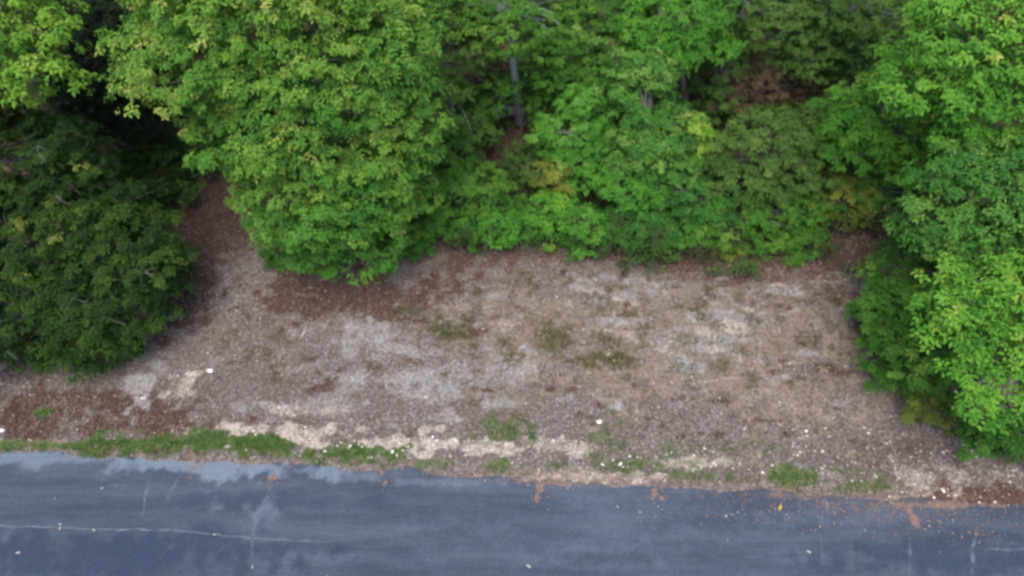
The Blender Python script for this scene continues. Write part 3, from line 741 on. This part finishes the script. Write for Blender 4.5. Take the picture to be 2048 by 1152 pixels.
def stones(name, x, y, size, tint, rs):
    ico = [(0,0,1),(.9,0,.3),(.3,.85,.3),(-.7,.5,.3),(-.7,-.5,.3),(.3,-.85,.3),(0,0,-.5)]
    fc = [(0,1,2),(0,2,3),(0,3,4),(0,4,5),(0,5,1),(6,2,1),(6,3,2),(6,4,3),(6,5,4),(6,1,5)]
    n = len(x); b = np.array(ico)[None]*rs.uniform(.65, 1.3, (n, 7, 3)); az = rs.uniform(0, 6.28, n)
    ca, sa = np.cos(az)[:, None], np.sin(az)[:, None]
    s = size*rs.uniform(.5, 1.4, n)[:, None]
    bx = (b[..., 0]*ca - b[..., 1]*sa)*s; by = (b[..., 0]*sa + b[..., 1]*ca)*s*.8; bz_ = b[..., 2]*s*.55
    zz = np.maximum(gh(x, y), ROADZ*(edge_d(x, y) < .3))
    V = np.stack([bx + x[:, None], by + y[:, None], bz_ + zz[:, None] + .005], -1).reshape(-1, 3)
    F = (np.array(fc)[None] + (np.arange(n)*7)[:, None, None]).reshape(-1, 3)
    return mesh_np(name, V, F, STONE, tint=np.repeat(np.clip(tint, 0, 1), 10))
x, y = scatter(60000, -15, 13, 6.2, 14.5, lambda x, y: np.clip(patch_field(Z_SAND, x, y, 41)*.40*(edge_d(x, y) < 4) + .012*(edge_d(x, y) > .1) + .05*sstep(0, .2, edge_d(x, y))*(1-sstep(.8, 1.6, edge_d(x, y))), 0, 1)*(edge_d(x, y) > -.05)*(1-.93*sstep(.25, .6, patch_field(Z_GREEN, x, y, 51))), rl)
tag(stones("gravel", x, y, .022, .4 + rl.normal(0, .25, len(x)), rl), "pale gravel and chips strewn along the road's edge", "gravel", kind="stuff")

Z_CHIP = [(1410,930,80,22,1.0),(1390,915,60,14,.8),(1640,950,80,18,.7),(1900,960,120,40,.8),(1770,960,60,20,.6),(1200,925,120,18,.6),(760,893,160,20,.8),(500,870,50,14,.7),(940,900,60,16,.8),(1700,890,160,60,.3),(1120,885,60,10,.5),(1990,1000,70,15,.7)]
x, y = scatter(30000, -12, 13, 6.2, 10.5, lambda x, y: patch_field(Z_CHIP, x, y, 101)*.13*(edge_d(x, y) > .0), rl)
tag(stones("stone_chips", x, y, .032, .62 + rl.normal(0, .2, len(x)), rl), "larger whitish stone chips along the verge", "stone chips", kind="stuff")
def odens(x, y):
    d = edge_d(x, y)
    return np.clip(patch_field([(u, v, a_*1.8+4, b_*1.2, c_) for u, v, a_, b_, c_ in R_WASH], x, y, 81)*.8*(d < .2) + .38*sstep(1.5, 6, x)*(1-sstep(.2, 1.2, -d))*(d < .3) + .22*sstep(-.3, .05, d)*(d < .35)*np.clip(fbm(x, y, 1.3, 3, 33)*2.4-.7, 0, 1) + .0015*(d < 0), 0, 1)
x, y = scatter(90000, -13, 13, 4.5, 9.5, odens, rl)
zz = np.maximum(gh(x, y), ROADZ)
tag(flat_leaves("fallen_leaves", x, y, zz, .036, .5 + rl.normal(0, .25, len(x)), ORG, rl, .006), "orange-brown leaf crumbs washed onto the asphalt's edge", "fallen leaves", kind="stuff")

# single pieces that stand out
def one_stone(u, v, s, label, seed, tone=.95, road=False, name="stone", cat="stone"):
    import bmesh
    rs = np.random.RandomState(seed); p = at(u, v)
    z = max(float(gh(np.array([p.x]), np.array([p.y]))[0]), ROADZ if road else -1)
    bm = bmesh.new(); bmesh.ops.create_icosphere(bm, subdivisions=2, radius=s)
    sq = rs.uniform(.75, 1.25, 3)
    for v_ in bm.verts:
        n_ = float(vn(np.array([v_.co.x/s*1.3+seed]), np.array([v_.co.y/s*1.3]), v_.co.z/s*1.3)[0]); v_.co *= .75 + .5*n_
        v_.co.x *= sq[0]*1.3; v_.co.y *= sq[1]; v_.co.z *= .5; 
    V = [tuple(v_.co) for v_ in bm.verts]; F = [[q.index for q in f.verts] for f in bm.faces]; bm.free()
    o = mesh_np(name, V, F, STONE, tint=np.clip(tone + rs.normal(0, .06, len(F)), 0, 1)); o.location = (p.x, p.y, z + s*.22)
    tag(o, label, cat)
one_stone(423,746,0.051,"white flat stone alone on the litter in the left of the clearing",1,1)
one_stone(8,866,0.054,"white stone at the left edge just above the road",2,1)
one_stone(1198,848,0.048,"bluish white stone near the road left of the gravelly verge",3,.85)
one_stone(852,798,0.034,"small tan stone on the mauve litter in the middle foreground",4,.4)
one_stone(786,908,0.034,"white stone on the sandy verge above the green strip",5,1,True)
one_stone(1925,895,0.037,"white stone under the dark right-hand shrubs",6,.9)
one_stone(1885,985,0.037,"pale stone among the roadside litter at the lower right",7,.8)
one_stone(290,800,0.041,"grey stone in the bluish sand patch on the left",8,.55)
def one_leaf(u, v, s, label, seed, col):
    rs = np.random.RandomState(seed); p = at(u, v, ROADZ); rz = rs.uniform(0, 6.28)
    m = tint_mat("leaf " + label[:12], [(0, tuple(c*.8 for c in col)), (1, col)], .15, .7, .3)
    prof = [(-.5,.0),(-.32,.16),(-.18,.10),(-.02,.27),(.12,.14),(.28,.2),(.5,0)]
    V = []; 
    for (t, w_) in prof: V += [(t*s, w_*s, .012*math.sin(t*5)+.012), (t*s, 0, .002+.02*abs(t)), (t*s, -w_*s, .014)]
    F = [(3*i+j, 3*i+3+j, 3*i+4+j, 3*i+1+j) for i in range(len(prof)-1) for j in (0, 1)]
    o = mesh_np("fallen_leaf", V, F, m, tint=rs.uniform(0, 1, len(F))); o.location = (p.x, p.y, ROADZ + .004); o.rotation_euler.z = rz
    tag(o, label, "leaf")
W = (.45,.45,.43)
one_leaf(1057,1133,0.105,"pale leaf on the bare asphalt at the bottom centre",1,W)
one_leaf(1617,1104,0.098,"pale leaf on the asphalt at the lower right",2,W)
one_leaf(36,1106,0.090,"pale leaf on the asphalt in the bottom left corner",3,W)
one_leaf(120,1049,0.090,"pale leaf lying on the long crack at the left, upper of two",4,W)
one_leaf(120,1058,0.075,"yellowish leaf on the long crack at the left, lower of two",5,(.5,.45,.3))
one_leaf(188,1060,0.090,"pale leaf lying on the middle of the long crack",6,W)
one_leaf(204,977,0.075,"pale leaf on the asphalt above the long crack",7,W)
one_leaf(110,997,0.068,"dull leaf on the asphalt left of the paired cracks",8,(.35,.36,.38))
one_leaf(428,1070,0.075,"pale leaf at the right end of the long crack",9,W)
one_leaf(505,1135,0.075,"pale leaf at the foot of the branching crack",10,(.45,.46,.46))
one_leaf(1560,1016,0.150,"yellow leaf cluster on the asphalt near the littered edge",11,(.5,.33,.05))
one_leaf(1452,1033,0.075,"white leaf on the asphalt left of the yellow one",12,W)
one_leaf(1235,1014,0.068,"pale leaf on the asphalt right of the centre wash of orange crumbs",13,W)
one_leaf(1280,745+280,0.060,"dull leaf below the right orange wash",14,(.4,.4,.42))
